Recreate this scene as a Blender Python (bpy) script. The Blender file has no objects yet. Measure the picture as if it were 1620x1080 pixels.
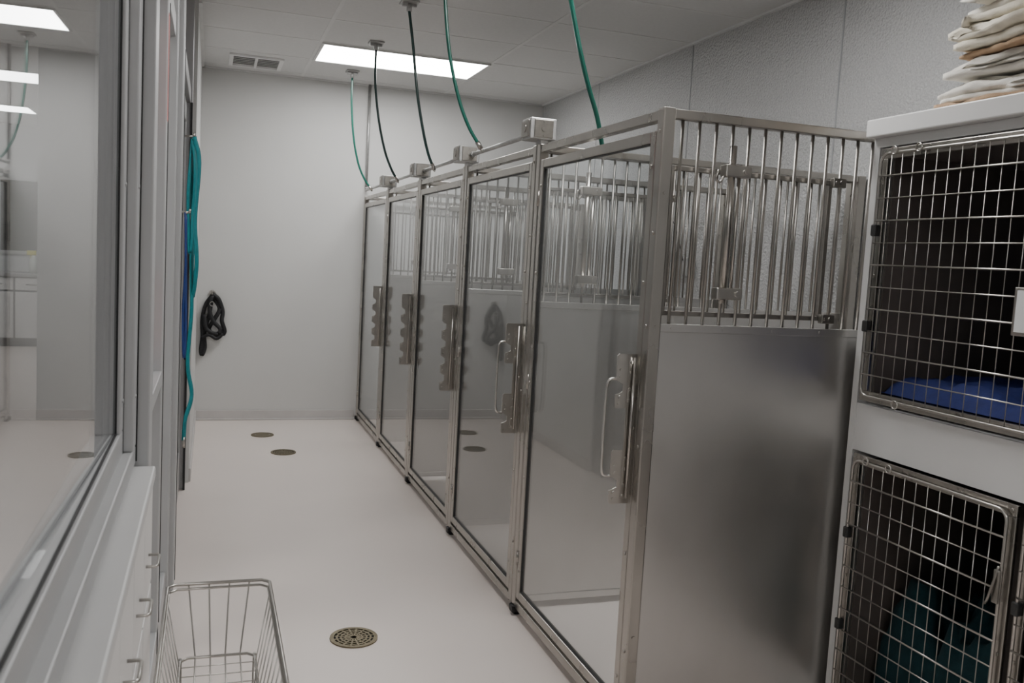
import bpy, math, random
from mathutils import Vector, Matrix, noise
random.seed(4)
scene=bpy.context.scene; COL=scene.collection

# ---------------------------------------------------------------- materials
def new_mat(name):
    m=bpy.data.materials.new(name); m.use_nodes=True
    nt=m.node_tree; b=nt.nodes.get("Principled BSDF"); return m,nt,b
def mat(name,col,rough=.5,metal=0.,spec=.5,var=.06,vscale=6.,bump=0.,bscale=120.,stretch=(1,1,1),rvar=0.,coat=0.,bdist=.002):
    m,nt,b=new_mat(name); N=nt.nodes; L=nt.links
    b.inputs["Roughness"].default_value=rough; b.inputs["Metallic"].default_value=metal
    b.inputs["Specular IOR Level"].default_value=spec
    if coat: b.inputs["Coat Weight"].default_value=coat
    tc=N.new("ShaderNodeTexCoord"); mp=N.new("ShaderNodeMapping"); mp.inputs["Scale"].default_value=stretch
    L.new(tc.outputs["Object"],mp.inputs["Vector"])
    n=N.new("ShaderNodeTexNoise"); n.inputs["Scale"].default_value=vscale; n.inputs["Detail"].default_value=4
    L.new(mp.outputs[0],n.inputs["Vector"])
    r=N.new("ShaderNodeMapRange"); r.inputs[1].default_value=.25; r.inputs[2].default_value=.75; r.inputs[3].default_value=1-var; r.inputs[4].default_value=1+var
    L.new(n.outputs["Fac"],r.inputs[0])
    mx=N.new("ShaderNodeVectorMath"); mx.operation='SCALE'; mx.inputs[0].default_value=col
    L.new(r.outputs[0],mx.inputs["Scale"]); L.new(mx.outputs[0],b.inputs["Base Color"])
    if rvar:
        r2=N.new("ShaderNodeMapRange"); r2.inputs[1].default_value=.25; r2.inputs[2].default_value=.75; r2.inputs[3].default_value=max(0,rough-rvar); r2.inputs[4].default_value=rough+rvar
        L.new(n.outputs["Fac"],r2.inputs[0]); L.new(r2.outputs[0],b.inputs["Roughness"])
    if bump:
        n2=N.new("ShaderNodeTexNoise"); n2.inputs["Scale"].default_value=bscale; n2.inputs["Detail"].default_value=2
        L.new(tc.outputs["Object"],n2.inputs["Vector"])
        bp=N.new("ShaderNodeBump"); bp.inputs["Strength"].default_value=bump; bp.inputs["Distance"].default_value=bdist
        L.new(n2.outputs["Fac"],bp.inputs["Height"]); L.new(bp.outputs[0],b.inputs["Normal"])
    return m
def glass_mat(name,f0=.045,tint=(.97,.985,.98)):
    m=bpy.data.materials.new(name); m.use_nodes=True; nt=m.node_tree; N=nt.nodes; L=nt.links; N.clear()
    out=N.new("ShaderNodeOutputMaterial"); mix=N.new("ShaderNodeMixShader"); tr=N.new("ShaderNodeBsdfTransparent"); gl=N.new("ShaderNodeBsdfGlossy")
    tr.inputs[0].default_value=(*tint,1); gl.inputs["Roughness"].default_value=.01
    g=N.new("ShaderNodeNewGeometry"); d=N.new("ShaderNodeVectorMath"); d.operation='DOT_PRODUCT'
    L.new(g.outputs["Normal"],d.inputs[0]); L.new(g.outputs["Incoming"],d.inputs[1])
    def M(op,a,b=None,c=None):
        n=N.new("ShaderNodeMath"); n.operation=op
        for i,v in enumerate((a,b,c)):
            if v is None: continue
            if isinstance(v,(int,float)): n.inputs[i].default_value=v
            else: L.new(v,n.inputs[i])
        return n.outputs[0]
    a=M('ABSOLUTE',d.outputs["Value"]); s=M('SUBTRACT',1.0,a); p=M('POWER',s,5.0); f=M('MULTIPLY_ADD',p,1-f0,f0)
    L.new(f,mix.inputs[0]); L.new(tr.outputs[0],mix.inputs[1]); L.new(gl.outputs[0],mix.inputs[2]); L.new(mix.outputs[0],out.inputs[0])
    return m
def emit_mat(name,col,s):
    m=bpy.data.materials.new(name); m.use_nodes=True; nt=m.node_tree; N=nt.nodes; N.clear()
    e=N.new("ShaderNodeEmission"); e.inputs[0].default_value=(*col,1); e.inputs[1].default_value=s
    o=N.new("ShaderNodeOutputMaterial"); nt.links.new(e.outputs[0],o.inputs[0]); return m
WALL=mat("wall_panel",(.61,.61,.60),.42,var=.02,vscale=2,bump=.35,bscale=160)
WALLR=mat("wall_pebbled",(.50,.505,.505),.26,var=.16,vscale=120,bump=1.,bscale=75,bdist=.010)  # fine colour noise paints in the speckled highlights of the pebbled surface
WALLD=mat("wall_painted",(.52,.53,.535),.6,var=.03,vscale=2)
SEAM=mat("panel_seam",(.34,.35,.36),.5)
FLOOR=mat("epoxy_floor",(.775,.70,.655),.33,var=.04,vscale=1.6,bump=.08,bscale=60,rvar=.05)
CEIL=mat("ceiling_tile",(.68,.68,.675),.85,var=.03,vscale=40,bump=.25,bscale=200)
TBAR=mat("ceiling_grid",(.70,.70,.695),.5)
VENTM=mat("vent_enamel",(.80,.80,.79),.5)
BASE=mat("cove_base",(.55,.53,.52),.4)
STEEL=mat("stainless_steel",(.43,.41,.38),.30,1.,var=.14,vscale=6,stretch=(1,1,.5),rvar=.08)
LATCH=mat("latch_steel",(.52,.50,.47),.28,1.,var=.10,vscale=14)
def panel_mat():
    m=mat("brushed_steel_panel",(.61,.60,.585),.38,1.,var=.07,vscale=2.4,stretch=(1.3,1,1),rvar=.07)
    nt=m.node_tree; N=nt.nodes; L=nt.links; b=N["Principled BSDF"]
    tc=N.new("ShaderNodeTexCoord"); mp=N.new("ShaderNodeMapping"); mp.inputs["Scale"].default_value=(160,160,1.5)
    n=N.new("ShaderNodeTexNoise"); n.inputs["Scale"].default_value=1.; n.inputs["Detail"].default_value=3
    bp=N.new("ShaderNodeBump"); bp.inputs["Strength"].default_value=.12; bp.inputs["Distance"].default_value=.001
    L.new(tc.outputs["Object"],mp.inputs["Vector"]); L.new(mp.outputs[0],n.inputs["Vector"]); L.new(n.outputs["Fac"],bp.inputs["Height"]); L.new(bp.outputs[0],b.inputs["Normal"])
    return m
PANEL=panel_mat()
BARS=mat("satin_steel_bar",(.33,.315,.295),.42,1.,var=.08)
GATEM=mat("gate_steel",(.30,.285,.265),.42,1.,var=.1)
WIRE=mat("steel_wire",(.50,.48,.45),.28,1.,var=.05)
HANDLE=mat("polished_handle",(.62,.60,.57),.25,1.,var=.04)
DARKST=mat("worn_steel",(.33,.315,.29),.35,1.,var=.15,vscale=30)
GALV=mat("galvanised_steel",(.46,.46,.455),.45,.8,var=.15,vscale=40)
ALU=mat("aluminium_extrusion",(.36,.36,.365),.42,.5,var=.04)
ALUL=mat("light_aluminium",(.47,.475,.48),.45,.3,var=.03)
GASK=mat("black_rubber",(.012,.012,.013),.5)
HING=mat("dark_hinge",(.03,.03,.03),.45)
SEAL=mat("grey_glass_seal",(.04,.04,.04),.5)
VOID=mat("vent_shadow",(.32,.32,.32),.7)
GLASS=glass_mat("clear_glass",.035,(.955,.97,.975))
GLASSW=glass_mat("window_glass",.03,(.97,.98,.985))
WHITE=mat("white_laminate",(.70,.70,.695),.32,var=.02)
LEDG=mat("ledge_laminate",(.58,.58,.58),.4,var=.02)
CABG=mat("cabinet_gap_grey",(.25,.25,.25),.5)
DARKIN=mat("dark_cage_liner",(.115,.100,.092),.42,var=.2)
BLUE=mat("blue_mat",(.014,.026,.15),.8,var=.15,vscale=40,bump=.5)
TEALT=mat("teal_towel",(.005,.035,.042),.95,var=.2,vscale=40,bump=.8)
HGREEN=mat("green_hose",(.004,.095,.068),.28,coat=.4)
HDARK=mat("dark_green_hose",(.004,.04,.035),.3,coat=.4)
TEAL=mat("teal_webbing",(.0,.22,.25),.7,var=.12,vscale=60)
NAVY=mat("blue_webbing",(.01,.04,.19),.7,var=.12,vscale=60)
BLACKW=mat("black_webbing",(.012,.012,.014),.6,var=.2)
DRAIN=mat("bronze_drain",(.20,.17,.11),.45,.8,var=.2,vscale=60)
DRAIND=mat("drain_void",(.01,.01,.008),.8)
LAMP=emit_mat("light_panel",(1,.987,.97),20.5)
LAMP2=emit_mat("light_panel_neighbour",(1,.99,.975),12.)
PINK=mat("pink_paper",(.62,.27,.26),.7)
PAPER=mat("white_paper",(.75,.76,.77),.6)
DKWIN=mat("dark_window",(.008,.009,.01),.3)
TW=[mat("cream_terry",(.74,.69,.58),.95,var=.08,vscale=30,bump=1.,bscale=300),
    mat("tan_terry",(.40,.27,.17),.95,var=.12,vscale=30,bump=1.,bscale=300),
    mat("white_terry",(.76,.73,.67),.95,var=.06,vscale=30,bump=1.,bscale=300),
    mat("brown_terry",(.24,.14,.09),.95,var=.15,vscale=30,bump=1.,bscale=300)]
YEL=mat("yellow_plastic",(.6,.55,.05),.4); BOTT=mat("bottle_plastic",(.6,.65,.6),.3)

# ---------------------------------------------------------------- mesh builder
W={}
class MB:
    def __init__(s): s.v=[]; s.f=[]; s.sm=[]; s.mi=[]; s.cm=0
    def m(s,i): s.cm=i; return s
    def _add(s,vs,fs,smooth=False):
        o=len(s.v); s.v+= [Vector(p) for p in vs]
        for f in fs: s.f.append([o+i for i in f]); s.sm.append(smooth); s.mi.append(s.cm)
    def box(s,x0,x1,y0,y1,z0,z1,bev=0.):
        if bev<=0:
            vs=[(x,y,z) for x in (x0,x1) for y in (y0,y1) for z in (z0,z1)]
            s._add(vs,[(0,1,3,2),(4,6,7,5),(0,4,5,1),(2,3,7,6),(0,2,6,4),(1,5,7,3)]); return s
        b=min(bev,(x1-x0)*.45,(y1-y0)*.45,(z1-z0)*.45)
        import bmesh
        bm=bmesh.new(); bmesh.ops.create_cube(bm,size=1)
        for v in bm.verts:
            v.co=Vector(((x0+x1)/2+v.co.x*(x1-x0),(y0+y1)/2+v.co.y*(y1-y0),(z0+z1)/2+v.co.z*(z1-z0)))
        bmesh.ops.bevel(bm,geom=bm.edges[:],offset=b,segments=2,affect='EDGES',profile=.5)
        bm.verts.index_update()
        s._add([v.co.copy() for v in bm.verts],[[v.index for v in f.verts] for f in bm.faces]); bm.free(); return s
    def tube(s,pts,r,n=8,closed=False,flat=None,cap=True):
        pts=[Vector(p) for p in pts]; m=len(pts); rings=[]
        t0=(pts[1]-pts[0]).normalized()
        up=Vector((0,0,1)) if abs(t0.z)<.9 else Vector((0,1,0))
        a=t0.cross(up).normalized()
        for i in range(m):
            if closed: t=(pts[(i+1)%m]-pts[i-1]).normalized()
            else: t=(pts[min(i+1,m-1)]-pts[max(i-1,0)]).normalized()
            a=(a-t*a.dot(t)).normalized(); b=t.cross(a)
            rr=r[i] if isinstance(r,(list,tuple)) else r
            ra,rb=(rr,rr) if flat is None else flat
            rings.append([pts[i]+a*math.cos(2*math.pi*k/n)*ra+b*math.sin(2*math.pi*k/n)*rb for k in range(n)])
        vs=[p for R in rings for p in R]; fs=[]
        for i in range(m if closed else m-1):
            j=(i+1)%m
            for k in range(n): fs.append((i*n+k,i*n+(k+1)%n,j*n+(k+1)%n,j*n+k))
        s._add(vs,fs,True)
        if not closed and cap:
            o=len(s.v)-len(vs)
            s.f.append([o+k for k in range(n)][::-1]); s.sm.append(False); s.mi.append(s.cm)
            s.f.append([o+(m-1)*n+k for k in range(n)]); s.sm.append(False); s.mi.append(s.cm)
        return s
    def rod(s,p,q,r,n=8): return s.tube([p,q],r,n)
    def prism(s,poly,axis,a0,a1):
        def P(u,v,a):
            return {0:(a,u,v),1:(u,a,v),2:(u,v,a)}[axis]
        n=len(poly); vs=[P(u,v,a0) for u,v in poly]+[P(u,v,a1) for u,v in poly]
        fs=[tuple(range(n))[::-1],tuple(range(n,2*n))]+[(i,(i+1)%n,n+(i+1)%n,n+i) for i in range(n)]
        s._add(vs,fs); return s
    def strip(s,pts,wv,th):
        pts=[Vector(p) for p in pts]; wv=Vector(wv); vs=[]; m=len(pts)
        for i in range(m):
            t=(pts[min(i+1,m-1)]-pts[max(i-1,0)]).normalized(); w=(wv-t*wv.dot(t)); w=w.normalized()*wv.length
            nrm=t.cross(w).normalized()*th/2
            vs+=[pts[i]+w+nrm,pts[i]-w+nrm,pts[i]-w-nrm,pts[i]+w-nrm]
        fs=[]
        for i in range(m-1):
            for k in range(4): fs.append((4*i+k,4*i+(k+1)%4,4*i+4+(k+1)%4,4*i+4+k))
        fs+=[(3,2,1,0),(4*m-4,4*m-3,4*m-2,4*m-1)]
        s._add(vs,fs,True); return s
    def obj(s,name,mats,parent=None,**props):
        if not isinstance(mats,(list,tuple)): mats=[mats]
        xs=[v.x for v in s.v]; ys=[v.y for v in s.v]; zs=[v.z for v in s.v]
        o=Vector(((min(xs)+max(xs))/2,(min(ys)+max(ys))/2,min(zs)))
        me=bpy.data.meshes.new(name); me.from_pydata([v-o for v in s.v],[],s.f)
        for m_ in mats: me.materials.append(m_)
        me.polygons.foreach_set("use_smooth",s.sm); me.polygons.foreach_set("material_index",s.mi); me.update()
        import bmesh
        bm=bmesh.new(); bm.from_mesh(me); bmesh.ops.recalc_face_normals(bm,faces=bm.faces[:]); bm.to_mesh(me); bm.free()
        ob=bpy.data.objects.new(name,me); COL.objects.link(ob); W[ob.name]=o
        if parent: ob.parent=parent; ob.location=o-W[parent.name]
        else: ob.location=o
        for k,v in props.items(): ob[k]=v
        return ob
def empty(name,loc,**props):
    e=bpy.data.objects.new(name,None); e.empty_display_size=.1; COL.objects.link(e); e.location=loc; W[e.name]=Vector(loc)
    for k,v in props.items(): e[k]=v
    return e
def copy_tree(o,off=None,parent=None,skip=(),**props):
    c=o.copy(); COL.objects.link(c)
    if parent: c.parent=parent
    if off is not None: c.location=o.location+Vector(off); W[c.name]=W[o.name]+Vector(off)
    else: W[c.name]=W[parent.name]+o.location
    for ch in list(o.children):
        if ch.name.split(".")[0] in skip: continue
        copy_tree(ch,None,c,skip)
    for k,v in props.items(): c[k]=v
    return c
def spline(pts,n=8):
    pts=[Vector(p) for p in pts]; P=[pts[0]*2-pts[1]]+pts+[pts[-1]*2-pts[-2]]; out=[]
    for i in range(1,len(P)-2):
        for k in range(n):
            t=k/n; a,b,c,d=P[i-1:i+3]
            out.append(.5*((2*b)+(c-a)*t+(2*a-5*b+4*c-d)*t*t+(3*b-a-3*c+d)*t**3))
    out.append(pts[-1]); return out
ST=dict(kind="structure")
ZC=2.926; YF=7.86; XR=2.874; XL=-.10; YB=-2.6

# ---------------------------------------------------------------- room shell
MB().box(-5,XR+.1,YB-.1,14.1,-.08,0).obj("floor",FLOOR,**ST)
MB().box(-5,XR+.1,YB-.1,14.1,ZC,ZC+.08).obj("ceiling",CEIL,**ST)
MB().box(-.24,XR+.1,YF,YF+.1,0,ZC).obj("wall_far",WALL,**ST)
MB().box(XR,XR+.1,YB,YF,0,ZC).obj("wall_right",WALLR,**ST)
MB().box(-5,XR+.1,YB-.1,YB,0,ZC).obj("wall_back",WALLD,**ST)
MB().box(-.24,XL,5.78,YF,0,ZC).obj("wall_left",WALL,**ST)
MB().box(-1.3,-.24,7.9,8.0,0,ZC).obj("wall_reflection_standin",WALLD,**ST)  # made-up partition, stands in for the far wall mirrored in the window
MB().box(-5,-.24,13.6,13.7,0,ZC).obj("wall_neighbour_far",WALLD,**ST)
MB().box(-5,-4.9,YB,13.6,0,ZC).obj("wall_neighbour_side",WALLD,**ST)
MB().box(-.34,-.24,8.0,13.6,0,ZC).obj("wall_neighbour_inner",WALLD,**ST)
m=MB().box(XL,1.24,YF-.012,YF,0,.085,.004).box(XL,1.24,YF-.03,YF-.01,0,.015,.004); m.obj("baseboard_far",BASE,**ST)
MB().box(XL,XL+.012,5.8,YF-.03,0,.085,.004).obj("baseboard_left",BASE,**ST)
MB().box(-1.3,-.24,7.885,7.9,0,.09).obj("baseboard_reflection_standin",BASE,**ST)  # made-up base of that partition, stands in for the mirrored baseboard
m=MB()
for y in (3.70,5.15,6.6): m.box(XR-.003,XR,y-.005,y+.005,0,ZC)
m.obj("trim_1",SEAM,**ST)
m=MB()
for k in range(-8,16):
    y=7.08-.64*k
    if -2.5<y<YF: m.box(XL,XR,y-.012,y+.012,ZC-.0022,ZC)
for x in (.69,1.93): m.box(x-.012,x+.012,YB,YF,ZC-.0027,ZC)
m.box(XL,XR,YF-.02,YF,ZC-.012,ZC).box(XR-.02,XR,YB,YF,ZC-.012,ZC).box(XL,XL+.02,5.8,YF,ZC-.012,ZC)
m.obj("trim_2",TBAR,**ST)

# ---------------------------------------------------------------- ceiling lights
def light(x0,x1,y0,y1,lab,mm):
    e=empty("ceiling_light",((x0+x1)/2,(y0+y1)/2,ZC-.03),label=lab,category="ceiling light",group="recessed ceiling light panels")
    m=MB(); t=.018
    m.box(x0,x1,y0,y0+t,ZC-.014,ZC-.001).box(x0,x1,y1-t,y1,ZC-.014,ZC-.001).box(x0,x0+t,y0+t,y1-t,ZC-.014,ZC-.001).box(x1-t,x1,y0+t,y1-t,ZC-.014,ZC-.001)
    m.obj("light_frame",TBAR,e)
    MB().box(x0+t,x1-t,y0+t,y1-t,ZC-.010,ZC-.002).obj("diffuser",mm,e)
LB="white rectangular recessed fluorescent light panel set in tiled ceiling"
light(.70,1.93,6.45,7.07,LB,LAMP); light(.70,1.93,2.62,3.23,LB,LAMP); light(.70,1.93,-1.2,-.6,LB,LAMP)
LN="white recessed light panel in the neighbouring room's ceiling"
light(-2.2,-1.45,9.1,9.75,LN,LAMP2); light(-3.2,-2.0,11.6,12.2,LN,LAMP2); light(-2.6,-1.4,1.6,2.2,LN,LAMP2); light(-4.2,-3.0,5.5,6.1,LN,LAMP2)

# vent
e=empty("ceiling_vent",(.3,7.42,ZC-.02),label="white square louvred air vent in the tiled ceiling",category="vent")
m=MB().box(.10,.50,7.2,7.23,ZC-.016,ZC-.001).box(.10,.50,7.6,7.63,ZC-.016,ZC-.001).box(.10,.13,7.23,7.6,ZC-.016,ZC-.001).box(.47,.50,7.23,7.6,ZC-.016,ZC-.001)
m.obj("vent_frame",VENTM,e)
m=MB()
for i in range(6):
    y=7.245+i*.06; m.prism([(y,ZC-.013),(y+.035,ZC-.007),(y+.035,ZC-.004),(y,ZC-.010)],0,.13,.47)
m.box(.29,.31,7.23,7.6,ZC-.017,ZC-.002).obj("louvre",VENTM,e)
MB().box(.13,.47,7.23,7.6,ZC-.0008,ZC-.0002).obj("vent_shade_sheet",VOID,e)  # flat sheet behind the louvres, shade of the opening put into its grey

# ---------------------------------------------------------------- kennels
Y0=2.385; DP=1.088; XK=1.25; XB=2.86
KL="stainless steel dog kennel run with glass door and barred upper partition"
K=empty("dog_kennel",(2.05,Y0+.54,0),label=KL,category="dog kennel",group="row of stainless dog kennels")
y1=Y0+1.080
m=MB()
for ya in (Y0,y1-.04):
    m.box(XK,XK+.04,ya,ya+.04,.04,1.97,.004); m.box(XB-.04,XB,ya,ya+.04,.0,1.97,.004)
m.box(XK+.004,XK+.036,Y0+.04,y1-.04,1.935,1.965,.003)
m.box(XK+.002,XK+.038,Y0+.04,y1-.04,.03,.065,.003)
m.box(XK+.04,XB-.04,Y0+.004,Y0+.036,1.94,1.968,.003)
m.box(XK+.04,XB-.04,y1-.036,y1-.012,1.94,1.968,.003)
for z in (.3,.95,1.32,1.6,1.9): m.rod((XK-.004,Y0+.02,z),(XK+.002,Y0+.02,z),.006)
for z in (.35,1.32,1.72): m.rod((XK+.02,Y0-.004,z),(XK+.02,Y0+.002,z),.006)
m.obj("kennel_frame",STEEL,K)
for ya in (Y0+.02,y1-.02):
    m=MB().rod((XK+.02,ya,0),(XK+.02,ya,.02),.018,12).rod((XK+.02,ya,.02),(XK+.02,ya,.05),.011,10)
    if ya>Y0+.1: m.box(XK-.012,XK+.02,y1-.05,y1-.012,.012,.043,.004)
    m.obj("leveling_foot",GASK,K)
m=MB().box(XK+.04,XB-.04,Y0+.012,Y0+.028,.05,1.31)
m.box(XK+.04,XB-.04,Y0+.006,Y0+.034,1.305,1.33,.002).box(XK+.04,XB-.04,Y0+.006,Y0+.034,.03,.06,.002)
for i in range(5): m.rod((1.33+i*.18,Y0+.004,1.318),(1.33+i*.18,Y0+.007,1.318),.006)
m.obj("side_panel",PANEL,K)
m=MB(); x=XK+.075
while x<XB-.05: m.rod((x,Y0+.02,1.33),(x,Y0+.02,1.942),.0054,8); x+=.058
m.obj("bar_grille",BARS,K)
yg=Y0+.044; gt=.008
m=MB().box(1.31,1.89,yg-gt,yg+gt,1.793,1.808,.002).box(1.31,1.89,yg-gt,yg+gt,1.354,1.369,.002)
m.box(1.876,1.892,yg-gt,yg+gt,1.369,1.793,.002).box(1.302,1.318,yg-gt,yg+gt,1.354,1.808,.002)
x=1.354
while x<1.86: m.rod((x,yg,1.369),(x,yg,1.793),.0036,8); x+=.058
G=m.obj("transfer_gate",GATEM,K)
for z in (1.80,1.362):
    m=MB().box(1.878,1.928,yg-.030,yg-.008,z-.015,z+.015,.003).rod((1.908,yg-.036,z),(1.908,yg-.028,z),.008).rod((1.888,yg-.036,z),(1.888,yg-.028,z),.005)
    m.obj("corner_bracket",DARKST,G)
yr=Y0-.012
m=MB().rod((1.485,yr,1.40),(1.485,yr,1.875),.0115,12).rod((1.512,yr,1.42),(1.512,yr,1.79),.0055,8)
m.tube(spline([(1.44,yr,1.80),(1.432,yr,1.775),(1.447,yr,1.765),(1.462,yr,1.785),(1.49,yr,1.79)],5),.004,6)
m.obj("slide_rod",STEEL,G)
for z in (1.80,1.43):
    m=MB().box(1.455,1.545,yr-.018,yr+.018,z-.018,z+.018,.004).rod((1.525,yr-.024,z),(1.525,yr-.016,z),.009).rod((1.505,yr+.016,z),(1.505,Y0+.04,z),.006)
    m.obj("rod_clamp",LATCH,G)
# door
da,db=Y0+.046,y1-.046; z0,z1=.08,1.905; t=.034; xa,xb=XK+.002,XK+.026
m=MB().box(xa,xb,da,da+t,z0,z1,.003).box(xa,xb,db-t,db,z0,z1,.003).box(xa,xb,da+t,db-t,z0,z0+t,.003).box(xa,xb,da+t,db-t,z1-t,z1,.003)
for z in (.2,.6,1.0,1.45,1.8):
    for y in (da+t/2,db-t/2): m.rod((xa-.004,y,z),(xa+.002,y,z),.006)
for z in (.25,1.0,1.75): m.rod((xa+.002,db+.004,z-.03),(xa+.002,db+.004,z+.03),.008)
D=m.obj("kennel_door",STEEL,K)
m=MB(); g=.0035; xs0,xs1=xa+.004,xb-.004
m.box(xs0,xs1,da+t,da+t+g,z0+t,z1-t).box(xs0,xs1,db-t-g,db-t,z0+t,z1-t).box(xs0,xs1,da+t+g,db-t-g,z0+t,z0+t+g).box(xs0,xs1,da+t+g,db-t-g,z1-t-g,z1-t)
m.obj("glass_seal",SEAL,D)
MB().box(XK+.011,XK+.017,da+t,db-t,z0+t,z1-t).obj("glass_pane",GLASS,D)
def fin(za,zb,n,w=.064,dep=.024):
    # upright plate standing out from the door (x,z outline) with bites cut in the outer edge
    xo=XK-w; e=[(XK+.003,za),(xo+.006,za)]; h=(zb-za)/n
    for k in range(n):
        a=za+h*k
        e+=[(xo,a+h*.06),(xo,a+h*.50),(xo+dep*.5,a+h*.54),(xo+dep,a+h*.62),(xo+dep,a+h*.88),(xo+dep*.5,a+h*.96)]
    e=e[:-4]+[(xo,zb-.006),(xo+.006,zb),(XK+.003,zb)]
    return e
yp=Y0+.068
def latch(parts,par,oy):
    m=MB(); y=yp+oy
    for za,zb,n in parts:
        m.prism(fin(za,zb,n),1,y,y+.004)
        m.box(XK-.005,XK+.002,y+.004,y+.03,za+.01,zb-.01,.001)
        h=(zb-za)/n
        for k in range(n):
            for xx,q in ((XK-.050,.18),(XK-.050,.42),(XK-.018,.3),(XK-.018,.7)): m.rod((xx,y-.006,za+h*(k+q)),(xx,y+.008,za+h*(k+q)),.0055)
    m.rod((XK-.012,y-.014,.78),(XK-.012,y-.014,1.22),.0045)
    m.box(XK-.026,XK+.002,y-.002,y+.0,.78,1.22)
    m.obj("latch_plate",LATCH,par)
def pull(par,oy):
    y=yp+.006+oy
    MB().tube(spline([(XK-.045,y,1.15),(XK-.078,y,1.151),(XK-.090,y,1.135),(XK-.093,y,1.09),(XK-.093,y,.92),(XK-.090,y,.865),(XK-.078,y,.849),(XK-.045,y,.85)],6),.0046,8).obj("door_handle",HANDLE,par)
kens=[K]+[copy_tree(K,(0,DP*i,0)) for i in range(1,5)]
for i,k_ in enumerate(kens):
    dr=[c for c in k_.children if c.name.startswith("kennel_door")][0]
    if i<2: latch([(1.06,1.23,2),(.76,.93,2)],dr,DP*i); pull(dr,DP*i)
    else: latch([(.77,1.235,5)],dr,DP*i)

# conduit + electrical boxes
XC=1.268
e=empty("electrical_conduit",(XC,YF-.02,0),label="thin grey steel electrical conduit along kennel tops and up wall",category="conduit")
m=MB().tube([(XC,YF-.018,2.05),(XC,YF-.018,ZC)],.012,10); m.obj("conduit_riser",GALV,e)
for i in range(1,5):
    a=Y0+DP*i+.058; b=Y0+DP*(i+1)-.070 if i<4 else YF-.02
    m=MB().rod((XC,a,2.025),(XC,b,2.025),.0105,10).rod((XC,a,2.025),(XC,a+.03,2.025),.015,10)
    if i<4: m.rod((XC,b-.03,2.025),(XC,b,2.025),.015,10)
    else: m.tube([(XC,b,2.025),(XC,YF-.018,2.06)],.0105,10)
    m.obj("conduit_run",GALV,e)
for i in range(1,5):
    yc=Y0+DP*i-.004
    e=empty("junction_box",(1.25,yc,1.972),label="grey metal electrical junction box on top of the kennel frame",category="electrical box",group="junction boxes on the kennel tops")
    MB().box(1.20,1.31,yc-.055,yc+.055,1.985,2.07,.004).box(1.255,1.285,yc-.03,yc+.03,1.971,1.987).obj("box_body",GALV,e)
    m=MB().box(1.215,1.295,yc-.061,yc-.055,1.992,2.063,.002)
    m.rod((1.255,yc-.064,2.055),(1.255,yc-.060,2.055),.004).rod((1.255,yc-.064,2.0),(1.255,yc-.060,2.0),.004)
    m.rod((1.255,yc-.064,2.028),(1.255,yc-.060,2.028),.012,12)
    m.obj("cover_plate",DARKST,e)
    m=MB().box(1.193,1.20,yc-.042,yc+.042,1.995,2.06,.002).rod((1.190,yc,2.03),(1.195,yc,2.03),.018,14).obj("outlet",DARKST,e)

# hoses
HP=[[(1.12,2.6),(1.165,2.43),(1.215,2.25),(1.255,2.13),(1.295,2.03),(1.315,1.96),(1.33,1.90)],
    [(.985,2.65),(1.015,2.43),(1.065,2.24),(1.12,2.11),(1.18,2.02)],
    [(1.07,2.69),(1.11,2.41),(1.155,2.2),(1.19,2.08),(1.222,2.01)],
    [(1.045,2.65),(1.08,2.4),(1.13,2.2),(1.18,2.08),(1.222,2.01)],
    [(1.045,2.65),(1.07,2.4),(1.115,2.2),(1.17,2.08),(1.222,2.01)]]
for i in range(5):
    y=2.985+DP*i; top=(.97 if i==1 else 1.04)
    P=[(top,y,ZC-.05)]+[(x,y,z) for x,z in HP[i]]
    h=MB().tube(spline(P,8),.0085,10)
    e=empty("water_hose",(top,y,1.8),label=("dark green" if i in(2,3) else "teal green")+" rubber hose hanging from ceiling into a kennel",category="hose",group="hoses hanging from the ceiling")
    h.obj("hose_tube",HDARK if i in (2,3) else HGREEN,e)
    MB().box(top-.05,top+.05,y-.05,y+.05,ZC-.012,ZC-.001,.003).rod((top,y,ZC-.055),(top,y,ZC-.012),.016,12).box(top-.04,top+.04,y-.012,y+.012,ZC-.03,ZC-.012,.002).obj("ceiling_mount",GALV,e)
    q=Vector(P[-1]); d=(q-Vector(P[-2])).normalized()
    m=MB().rod(q-d*.02,q+d*.018,.0115,10).rod(q+d*.018,q+d*.028,.007,8); m.obj("hose_fitting",WIRE,e)

e=empty("wall_outlet",(XR-.03,5.0,1.5),label="small grey outlet box with dark cord on kennel back wall",category="outlet")
MB().box(XR-.045,XR-.002,4.95,5.05,1.45,1.57,.004).obj("outlet_box",GALV,e)
MB().tube(spline([(XR-.05,5.0,1.55),(XR-.07,5.05,1.7),(XR-.03,5.2,1.8),(XR-.02,5.4,1.9)],6),.004,6).obj("cord",GASK,e)

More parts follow.
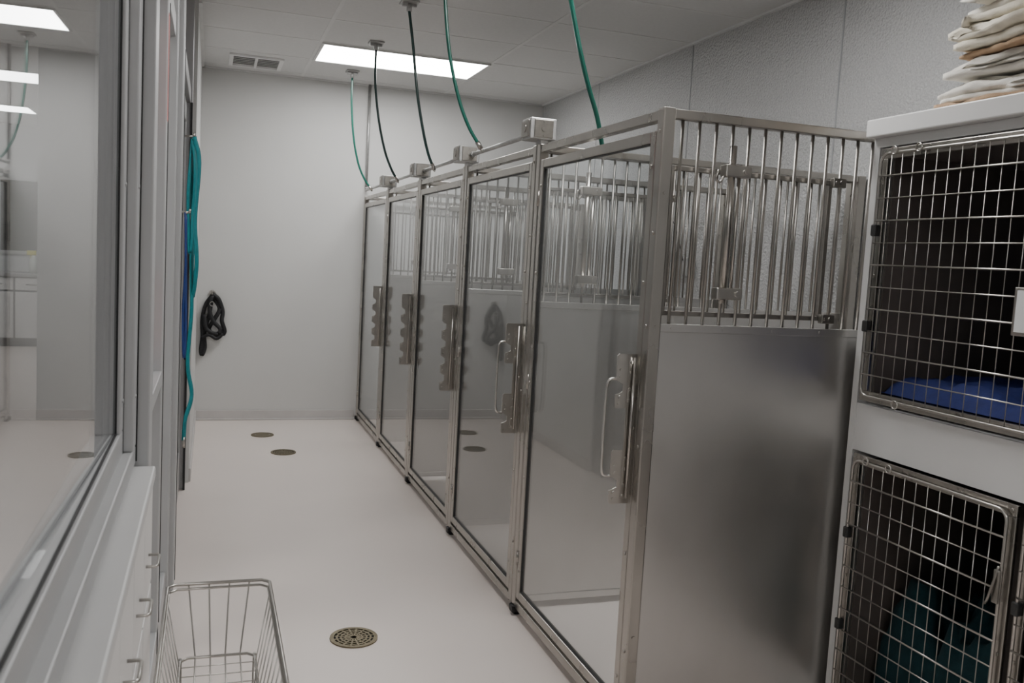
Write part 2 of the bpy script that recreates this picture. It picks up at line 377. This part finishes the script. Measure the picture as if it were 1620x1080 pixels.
# ---------------------------------------------------------------- floor drains
def drain(x,y,r,grate,lab):
    e=empty("floor_drain",(x,y,0),label=lab,category="drain",group="round floor drains")
    def ring(m,r0,r1,z0,z1,n=40):
        vs=[]
        for k in range(n):
            a=2*math.pi*k/n
            for rr,z in ((r0,z0),(r1,z0),(r1,z1),(r0,z1)): vs.append((x+rr*math.cos(a),y+rr*math.sin(a),z))
        fs=[]
        for k in range(n):
            j=(k+1)%n
            for q in range(4): fs.append((4*k+q,4*k+(q+1)%4,4*j+(q+1)%4,4*j+q))
        m._add(vs,fs)
    m=MB()
    if grate:
        ring(m,r*.84,r,.0005,.006)
        for q in (.14,.32,.5,.67): ring(m,r*q,r*(q+.075),.0015,.005)
        for k in range(8):
            a=math.pi*k/8+.1; c,s_=math.cos(a),math.sin(a); w=.0035
            m._add([(x-c*r*.85-s_*w,y-s_*r*.85+c*w,.0052),(x-c*r*.85+s_*w,y-s_*r*.85-c*w,.0052),(x+c*r*.85+s_*w,y+s_*r*.85-c*w,.0052),(x+c*r*.85-s_*w,y+s_*r*.85+c*w,.0052)],[(0,1,2,3)])
        m.obj("grate",DRAIN,e)
        m=MB(); ring(m,.001,r*.86,.0002,.001); m.obj("drain_bowl",DRAIND,e)
    else:
        ring(m,.001,r*.9,.0005,.004); ring(m,r*.9,r,.0005,.0055); m.obj("drain_cover",DRAIN,e)
        for s_ in (-1,1): MB().rod((x+s_*r*.6,y,.004),(x+s_*r*.6,y,.0055),.006).obj("cover_screw",STEEL,e)
drain(.56,3.33,.092,True,"bronze slotted round drain grate in the pale epoxy floor")
drain(.535,6.57,.09,True,"bronze slotted round drain grate in the pale epoxy floor")
drain(.42,7.2,.088,False,"plain brown round cleanout cover in the pale epoxy floor")

# ---------------------------------------------------------------- left glazed partition
m=MB()
m.box(-.25,-.188,-1.2,2.26,.985,1.045,.004).box(-.25,-.165,-1.2,2.34,.945,.99,.004)
m.box(-.25,-.188,2.20,2.262,1.045,ZC,.004).box(-.25,-.165,2.262,2.345,.99,ZC,.004)
m.box(-.25,-.188,-1.2,-1.14,1.045,ZC,.004).box(-.25,-.165,-1.2,2.26,2.80,ZC,.004)
for z in (1.12,1.62,2.1,2.6):
    for x,y in ((-.187,2.23),(-.164,2.30)): m.rod((x-.002,y,z),(x+.002,y,z),.0045)
m.obj("window_1",ALUL,**ST)
m=MB().box(-.2,-.196,-1.14,2.2,1.045,1.050).box(-.2,-.196,2.195,2.2,1.050,2.8).box(-.187,-.1865,2.259,2.263,.99,2.8).box(-.168,-.162,2.342,2.35,.95,2.9)
m.obj("trim_3",GASK,**ST)
# glass turned slightly out of parallel to shift what it reflects
MB().prism([(-.242,-.6),(-.2,2.197),(-.206,2.197),(-.248,-.6)],2,1.05,2.8).obj("window_2",GLASSW,**ST)
m=MB()
m.box(-.25,-.135,2.35,2.47,0,ZC,.004).box(-.25,-.15,2.49,2.56,0,ZC,.004)
m.box(-.25,-.15,3.25,3.33,0,ZC,.004)
m.box(-.25,-.14,3.86,3.94,0,ZC,.004).box(-.25,-.12,3.95,4.08,0,ZC,.004)
m.box(-.25,-.15,2.56,3.86,2.3,2.38,.004).box(-.25,-.15,2.56,3.86,0,.12,.004).box(-.25,-.15,2.56,3.25,1.0,1.05,.003)
m.obj("window_3",ALUL,**ST)
m=MB().box(-.20,-.194,2.56,3.25,1.05,2.3).box(-.20,-.194,3.33,3.86,.12,2.3).box(-.20,-.194,2.56,3.25,.12,1.0).box(-.20,-.194,2.56,5.6,2.38,ZC)
m.obj("window_4",GLASSW,**ST)
m=MB()
m.box(-.25,-.12,5.62,5.78,0,ZC,.004).box(-.25,-.13,4.08,5.62,2.3,2.38,.004)
m.box(-.22,-.15,4.09,4.18,.02,2.28,.004).box(-.22,-.15,5.52,5.61,.02,2.28,.004).box(-.22,-.15,4.18,5.52,.02,.25,.004).box(-.22,-.15,4.18,5.52,2.18,2.28,.004)
m.obj("door_1",ALU,**ST)
MB().box(-.188,-.182,4.18,5.52,.25,2.18).obj("window_5",GLASSW,**ST)
m=MB().box(-.13,-.118,4.085,4.10,0,2.3).box(-.13,-.118,5.60,5.615,0,2.3).box(-.16,-.148,3.335,3.35,.12,2.3).box(-.15,-.138,2.475,2.485,0,ZC)
m.obj("trim_4",GASK,**ST)
MB().box(-.25,-.24,-2.6,-1.2,0,ZC).box(-.25,-.24,-1.2,2.35,0,.9).obj("wall_left_low",WALLD,**ST)

C=empty("drawer_cabinet",(-.18,.6,0),label="white built-in drawer cabinet with wire pulls beneath window ledge",category="cabinet")
m=MB().box(-.235,-.14,-1.2,2.33,.08,.905).box(-.235,-.155,-1.2,2.33,0,.08); m.obj("cabinet_body",CABG,C)
MB().box(-.235,-.118,-1.2,2.345,.907,.937,.005).obj("ledge",LEDG,C)
for yc in (2.17,1.89,1.61,1.33,1.05,.77):
    for (za,zb) in ((.66,.895),(.10,.65)):
        nm="drawer" if za>.5 else "cabinet_door"
        d=MB().box(-.14,-.122,yc-.137,yc+.137,za,zb,.003).obj(nm,WHITE,C)
        if za>.5:
            zp=.765; MB().tube([(-.122,yc-.075,zp),(-.102,yc-.075,zp),(-.098,yc-.068,zp),(-.098,yc+.0,zp),(-.102,yc+.007,zp),(-.122,yc+.007,zp)],.0035,8).obj("pull_handle",WIRE,d)

# wire basket on a stand
B=empty("wire_basket",(.04,2.12,0),label="chrome wire basket on thin legs beside white drawer cabinet",category="basket")
xa,xb,ya,yb,zt,zb_=-.088,.172,1.78,2.44,.59,.40
def rim(x0,x1,y0,y1,z,c=.02):
    return [(x0+c,y0,z),(x1-c,y0,z),(x1,y0+c,z),(x1,y1-c,z),(x1-c,y1,z),(x0+c,y1,z),(x0,y1-c,z),(x0,y0+c,z)]
m=MB(); m.tube(rim(xa,xb,ya,yb,zt),.0045,8,True); m.tube(rim(xa+.004,xb-.004,ya+.004,yb-.004,zt-.012),.0035,6,True)
i_=.035; m.tube(rim(xa+i_,xb-i_,ya+i_,yb-i_,zb_),.004,8,True)
m.obj("basket_rim",WIRE,B)
m=MB()
for k in range(1,5):
    u=k/5; xt=xa+(xb-xa)*u; xbm=xa+i_+(xb-xa-2*i_)*u
    m.tube([(xt,ya,zt),(xbm,ya+i_,zb_),(xbm,yb-i_,zb_),(xt,yb,zt)],.0020,6)
for k in range(1,11):
    u=k/11; yt=ya+(yb-ya)*u; ybm=ya+i_+(yb-ya-2*i_)*u
    m.tube([(xa,yt,zt),(xa+i_,ybm,zb_),(xb-i_,ybm,zb_),(xb,yt,zt)],.0020,6)
m.obj("wire_mesh",WIRE,B)
for x,y in ((xa+i_,ya+i_),(xb-i_,ya+i_),(xa+i_,yb-i_),(xb-i_,yb-i_)):
    MB().rod((x,y,0),(x,y,zb_),.005).obj("stand_leg",WIRE,B)

# leashes
def hook(e,x,y,z): MB().rod((x-.03,y,z),(x+.005,y,z),.005).rod((x+.005,y,z-.002),(x+.008,y,z+.015),.005).obj("wall_hook",WIRE,e)
e=empty("dog_leash",(-.09,4.25,.6),label="long teal nylon dog leash hanging looped from hook",category="leash")
m=MB()
m.strip(spline([(-.088,4.25,1.95),(-.072,4.22,1.8),(-.083,4.24,1.5),(-.076,4.26,1.2),(-.088,4.25,.95),(-.068,4.28,.8),(-.092,4.22,.7),(-.098,4.25,.6)],6),(.007,.012,0),.003)
m.strip(spline([(-.080,4.25,1.96),(-.058,4.27,1.85),(-.070,4.25,1.6),(-.059,4.24,1.4),(-.075,4.27,1.25),(-.080,4.28,1.45),(-.074,4.3,1.7),(-.080,4.26,1.95)],6),(.008,.011,0),.003)
m.strip(spline([(-.088,4.24,1.94),(-.10,4.2,1.7),(-.09,4.21,1.45),(-.08,4.22,1.55),(-.09,4.24,1.9)],6),(.006,.009,0),.003)
m.obj("leash_strap",TEAL,e); hook(e,-.09,4.25,1.96)
MB().rod((-.098,4.25,.56),(-.098,4.25,.61),.006).obj("snap_clip",WIRE,e)
e=empty("dog_leash",(-.1,4.05,1.0),label="short blue nylon dog leash hanging next to teal leash",category="leash")
m=MB().strip(spline([(-.105,4.05,1.62),(-.10,4.04,1.4),(-.107,4.06,1.2),(-.1,4.05,1.0),(-.095,4.07,1.1),(-.1,4.07,1.4),(-.103,4.05,1.6)],6),(.004,.008,0),.003)
m.obj("leash_strap",NAVY,e); hook(e,-.095,4.05,1.62)

# harness
e=empty("dog_harness",(.02,YF-.04,.55),label="black webbing dog harness hanging from hook on pale wall",category="harness")
yh=YF-.03
m=MB()
m.strip(spline([(.02,yh,1.06),(-.03,yh-.01,.98),(-.055,yh,.85),(-.05,yh-.015,.72),(-.06,yh,.6),(-.05,yh-.01,.56),(-.03,yh,.62),(-.035,yh-.01,.75),(0,yh,.9),(.02,yh,1.05)],6),(.016,0,.0),.006)
m.strip(spline([(.02,yh-.01,1.07),(.07,yh-.015,1.03),(.105,yh-.01,.93),(.10,yh-.02,.85),(.125,yh-.01,.76),(.09,yh-.01,.72),(.04,yh-.02,.72),(0,yh-.01,.78),(.04,yh-.02,.86),(.08,yh-.01,.95),(.03,yh,1.04)],6),(.014,0,.01),.006)
m.strip(spline([(.02,yh-.02,1.06),(0,yh-.03,.95),(.03,yh-.03,.85),(.09,yh-.03,.78),(.06,yh-.03,.74),(-.02,yh-.03,.78),(-.04,yh-.02,.9)],6),(.015,0,.008),.008)
m.strip(spline([(-.06,yh-.02,.70),(.0,yh-.03,.73),(.06,yh-.03,.70),(.11,yh-.02,.74)],6),(0,0,.014),.006)
m.obj("harness_strap",BLACKW,e)
MB().tube([(.02+.018*math.cos(a*math.pi/6),yh-.035,.99+.018*math.sin(a*math.pi/6)) for a in range(12)],.003,6,True).obj("metal_ring",WIRE,e)
MB().rod((.02,YF-.0005,1.075),(.02,YF-.055,1.075),.008).rod((.02,YF-.012,1.075),(.02,YF-.0005,1.075),.028,14).tube(spline([(.02,YF-.055,1.075),(.02,YF-.062,1.085),(.02,YF-.062,1.10)],3),.008).obj("wall_hook",WIRE,e)

for z0_,z1_,ya_ in ((1.88,2.22,2.95),(1.1,1.38,2.95)):
    MB().box(-.193,-.1915,ya_,ya_+.25,z0_,z1_).obj("paper_notice",PINK,label="pink paper notice taped on the glass partition",category="notice",group="pink notices on glass")
MB().box(-.1498,-.1485,3.26,3.32,1.9,2.25).obj("paper_notice",PINK,label="narrow pink paper notice taped on aluminium post",category="notice",group="pink notices on glass")

# ---------------------------------------------------------------- neighbouring room furniture
N_=empty("base_cabinet",(-2.6,13.25,0),label="white base cabinet with double doors against grey wall",category="cabinet")
MB().box(-4.0,-1.6,13.0,13.58,.1,.92).box(-4.0,-1.6,13.06,13.58,0,.1).obj("cabinet_body",CABG,N_)
MB().box(-4.02,-1.58,12.95,13.58,.92,.96,.004).obj("worktop",ALU,N_)
for k in range(6):
    x=-4.0+.4*k
    d=MB().box(x+.012,x+.388,12.98,13.0,.12,.72,.003).obj("cabinet_door",WHITE,N_)
    xx=x+(.34 if k%2==0 else .06); MB().tube([(xx,12.98,.52),(xx,12.955,.52),(xx,12.955,.64),(xx,12.98,.64)],.008,6).obj("pull_handle",DARKST,d)
    d=MB().box(x+.012,x+.388,12.98,13.0,.745,.90,.003).obj("drawer",WHITE,N_)
    MB().tube([(x+.14,12.98,.82),(x+.14,12.955,.82),(x+.26,12.955,.82),(x+.26,12.98,.82)],.008,6).obj("pull_handle",DARKST,d)
m=MB().box(-2.72,-2.12,13.57,13.6,1.2,1.24).box(-2.72,-2.12,13.57,13.6,2.18,2.22).box(-2.72,-2.68,13.57,13.6,1.24,2.18).box(-2.16,-2.12,13.57,13.6,1.24,2.18); m.obj("window_6",ALUL,**ST)
MB().box(-2.68,-2.16,13.585,13.598,1.24,2.18).obj("window_7",DKWIN,**ST)
e=empty("spray_bottle",(-2.2,13.12,.96),label="clear spray bottle with yellow trigger on worktop",category="bottle")
MB().tube([(-2.2,13.12,.961),(-2.2,13.12,1.10),(-2.2,13.12,1.15),(-2.2,13.12,1.20)],[.055,.055,.045,.018],12).obj("bottle_body",BOTT,e)
MB().box(-2.28,-2.17,13.10,13.14,1.20,1.26,.006).box(-2.24,-2.222,13.11,13.13,1.15,1.2).obj("trigger_head",YEL,e)

# ---------------------------------------------------------------- cat cages
CX=2.0
H=empty("cage_cabinet",(2.43,1.7,0),label="tall white laminate housing holding steel cat cages",category="cabinet")
MB().box(CX-.035,XB,1.03,2.375,1.945,2.0,.004).obj("cabinet_top",WHITE,H)
m=MB().box(CX,XB,2.345,2.372,0,1.944).box(CX,XB,1.035,1.055,0,1.944).box(CX,CX+.02,1.055,2.345,1.915,1.944).box(XB-.012,XB,1.055,2.345,0,1.944)
m.obj("side_board",WHITE,H)
MB().box(CX+.002,XB-.02,1.055,2.345,.945,1.098).obj("cabinet_shelf",WHITE,H)
MB().box(CX+.002,XB-.02,1.055,2.345,0,.122).obj("cabinet_plinth",WHITE,H)
def cage(y0,y1,z0,z1,lab,tag=False):
    e=empty("cat_cage",(2.4,(y0+y1)/2,z0),label=lab,category="cat cage",group="steel cat cages")
    f=.032; xo=CX-.012; xi=CX-.002
    m=MB().box(xo,xi,y0,y1,z0,z0+f,.002).box(xo,xi,y0,y1,z1-f,z1,.002).box(xo,xi,y0,y0+f,z0+f,z1-f,.002).box(xo,xi,y1-f,y1,z0+f,z1-f,.002)
    for y in (y0+.016,y1-.016):
        for z in (z0+.016,z1-.016,(z0+z1)/2): m.rod((xo-.003,y,z),(xo+.001,y,z),.006)
    m.obj("face_frame",STEEL,e)
    a,b,c,d=y0+.022,y1-.022,z0+.022,z1-.022
    m=MB().box(CX+.02,2.8,a,a+.008,c,d).box(CX+.02,2.8,b-.008,b,c,d).box(CX+.02,2.8,a,b,c-.006,c).box(CX+.02,2.8,a,b,d,d+.006).box(2.79,2.8,a,b,c,d)
    m.obj("cage_liner",DARKIN,e)
    xd=CX-.024; a,b,c,d=y0+.018,y1-.018,z0+.018,z1-.018
    R=.03; pts=[]
    for cy,cz,s in ((b-R,d-R,0),(a+R,d-R,1),(a+R,c+R,2),(b-R,c+R,3)):
        for k in range(5):
            an=(s+k/4)*math.pi/2; pts.append((xd,cy+R*math.cos(an),cz+R*math.sin(an)))
    m=MB().tube(pts,.0046,8,True)
    D=m.obj("cage_door",WIRE,e)
    m=MB(); n=int(round((b-a)/.046))
    for k in range(1,n): y=a+(b-a)*k/n; m.rod((xd,y,c),(xd,y,d),.0013,6)
    n=int(round((d-c)/.068))
    for k in range(1,n): z=c+(d-c)*k/n; m.rod((xd-.004,a,z),(xd-.004,b,z),.0028 if k%2==0 else .0020,6)
    m.obj("wire_grid",WIRE,D)
    for z in (z0+.3*(z1-z0),z0+.68*(z1-z0)):
        MB().box(xd-.010,xo,y1-.028,y1-.008,z-.018,z+.018,.004).obj("hinge",HING,D)
    for y,zz in ((b-.06,d+.006),(b-.16,d+.006),(b-.16,c-.006)):
        MB().tube([(xd-.006,y+.012*math.cos(q*math.pi/5),zz+.012*math.sin(q*math.pi/5)) for q in range(10)],.0025,6,True).obj("retaining_ring",WIRE,D)
    zl=z0+.72*(z1-z0)
    m=MB().tube(spline([(xd-.006,a+.004,zl+.06),(xd-.016,a+.006,zl+.02),(xd-.02,a+.016,zl-.03),(xd-.012,a+.03,zl-.05)],5),.0035,8).box(xd-.012,xd-.004,a-.006,a+.014,zl-.04,zl+.05,.003)
    m.obj("door_latch",DARKST,D)
    if tag:
        m=MB().box(xd-.016,xd-.008,1.64,1.755,1.375,1.50,.002).m(1)
        m.box(xd-.018,xd-.0155,1.65,1.745,1.385,1.492)
        m.obj("card_holder",[WIRE,PAPER],D)
CL="stainless wire-door cat cage with dark interior "
cage(1.42,2.325,1.112,1.907,CL+"and blue mat",True)
cage(1.70,2.325,.13,.938,CL+"and teal towel")
cage(1.06,1.68,.13,.938,CL+"standing empty")
def pad(x0,x1,y0,y1,z0,h,amp,seed):
    nx,ny=30,30; vs=[];fs=[]
    for side in (0,1):
        for i in range(nx+1):
            for j in range(ny+1):
                u,v=i/nx,j/ny; x=x0+(x1-x0)*u; y=y0+(y1-y0)*v
                ed=min(u,1-u,v,1-v); k=min(1,ed*14)**.5
                z=z0+(max(.006,h*k+amp*k*noise.noise(Vector((x*9+seed,y*9,0)))+amp*.5*k*noise.noise(Vector((x*25+seed,y*25,3)))) if side else 0)
                vs.append((x,y,z))
    o=(nx+1)*(ny+1)
    for s in (0,1):
        for i in range(nx):
            for j in range(ny):
                a=s*o+i*(ny+1)+j; fs.append((a,a+1,a+ny+2,a+ny+1))
    m=MB(); m._add(vs,fs,True); return m
m=pad(2.03,2.76,1.455,2.285,1.137,.06,.035,1); m.obj("cage_mat",BLUE,label="rumpled dark blue mat lying inside upper cat cage",category="mat")
m=pad(2.10,2.75,1.745,2.285,.155,.27,.20,7); m.obj("teal_towel",TEALT,label="bunched teal towel lying inside lower cat cage",category="towel")

# ---------------------------------------------------------------- folded towels
def towel(x0,x1,y0,y1,z0,h,layers,matl,seed,lab):
    th=h/layers*.87; pitch=h/layers; path=[]; lays=[]
    L_=x1-x0; r=pitch/2
    for i in range(layers):
        z=z0+pitch*(i+.5); xs=[x0+r+(L_-2*r)*k/14 for k in range(15)]
        if i%2: xs=xs[::-1]
        path+=[Vector((x,0,z)) for x in xs]; lays+=[i]*15
        if i<layers-1:
            cx=xs[-1]; sg=1 if i%2==0 else -1
            for q in (1,2,3): an=-math.pi/2+math.pi*q/4; path.append(Vector((cx+sg*r*math.cos(an),0,z+r+r*math.sin(an)))); lays.append(i+q/4)
    n=len(path); ny=52; vs=[]; fs=[]; left=[];right=[]
    for i,p in enumerate(path):
        t=(path[min(i+1,n-1)]-path[max(i-1,0)]).normalized(); nn=Vector((-t.z,0,t.x))*th/2
        left.append((p+nn,lays[i])); right.append((p-nn,lays[i]))
    loop=left+right[::-1]; m_=len(loop)
    for j in range(ny+1):
        v=j/ny; y=y0+(y1-y0)*v
        sg=1 if v>.5 else -1; e_=max(0,(abs(v-.5)*2-.8)/.2)
        for p,lay in loop:
            q=Vector((p.x,y,p.z)); s=Vector((q.x*6+seed*3.1,q.y*6,lay*.9))
            d=noise.noise_vector(s)*.042+noise.noise_vector(s*2.3)*.020+noise.noise_vector(s*5.5)*.008
            yo=.065*noise.noise(Vector((lay*2.7+.3,seed*5.1,sg*2)))*e_*sg
            front=max(0,1-(p.x-x0)/.15); xo=.055*noise.noise(Vector((lay*2.1,seed*3.3,q.y*3)))*front
            hh=1-.11*abs(noise.noise(Vector((q.y*7,seed,q.x*7))))*2-.24*e_*e_
            zz=z0+(p.z-z0)*hh+d.z*.28*min(1,(p.z-z0)/h*2)
            vs.append((q.x+d.x*.7+xo,q.y+yo+d.y*.7,min(max(z0+.0005,zz),z0+h-.0005)))
    for j in range(ny):
        for k in range(m_):
            k2=(k+1)%m_; fs.append((j*m_+k,j*m_+k2,(j+1)*m_+k2,(j+1)*m_+k))
    for j in (0,ny):
        for i in range(n-1): fs.append((j*m_+i,j*m_+i+1,j*m_+m_-2-i,j*m_+m_-1-i))
    m=MB(); m._add(vs,fs,True)
    o=m.obj("folded_towel",matl,label=lab,category="towel",group="folded towels stacked on the cabinet")
z=2.002
specs=[(-.01,-.01,.022,1,1,"tan folded terry towel at the bottom of the stack"),
       (.02,.01,.070,4,2,"white folded terry towel in the stack"),
       (.03,.04,.062,3,2,"white folded terry towel in the stack"),
       (.02,.03,.020,1,1,"tan folded terry towel in the middle of the stack"),
       (.02,.03,.105,4,0,"cream folded blanket in the stack"),
       (.03,.05,.080,3,2,"white folded blanket near the top of the stack"),
       (.03,.07,.050,2,1,"tan folded towel near the top of the stack"),
       (.05,.10,.060,2,3,"brown folded towel on top of the stack")]
for i,(dx,dy,h,la,mi,lab) in enumerate(specs):
    towel(2.03+dx,2.46+dx*.5,1.53+dy*.5,2.165-dy,z,h,la,TW[mi],i*1.7+1,lab); z+=h

# ---------------------------------------------------------------- world & camera
w=bpy.data.worlds.new("world"); scene.world=w; w.use_nodes=True
w.node_tree.nodes["Background"].inputs[0].default_value=(.5,.52,.55,1); w.node_tree.nodes["Background"].inputs[1].default_value=.3
yaw,pitch,roll,f=.33031,.09245,.05566,1405.816
cy,sy,cp,sp=math.cos(yaw),math.sin(yaw),math.cos(pitch),math.sin(pitch)
fw=Vector((sy*cp,cy*cp,-sp)); rt=Vector((cy,-sy,0)); up=rt.cross(fw)
r2=rt*math.cos(roll)+up*math.sin(roll); u2=-rt*math.sin(roll)+up*math.cos(roll)
cam=bpy.data.cameras.new("camera"); co=bpy.data.objects.new("camera",cam); COL.objects.link(co)
co.matrix_world=Matrix(((r2.x,u2.x,-fw.x,0),(r2.y,u2.y,-fw.y,0),(r2.z,u2.z,-fw.z,1.5),(0,0,0,1)))
cam.sensor_width=36; cam.lens=f/1620*36; cam.clip_start=.02
cam.dof.use_dof=True; cam.dof.focus_distance=4.2; cam.dof.aperture_fstop=7.1
scene.camera=co
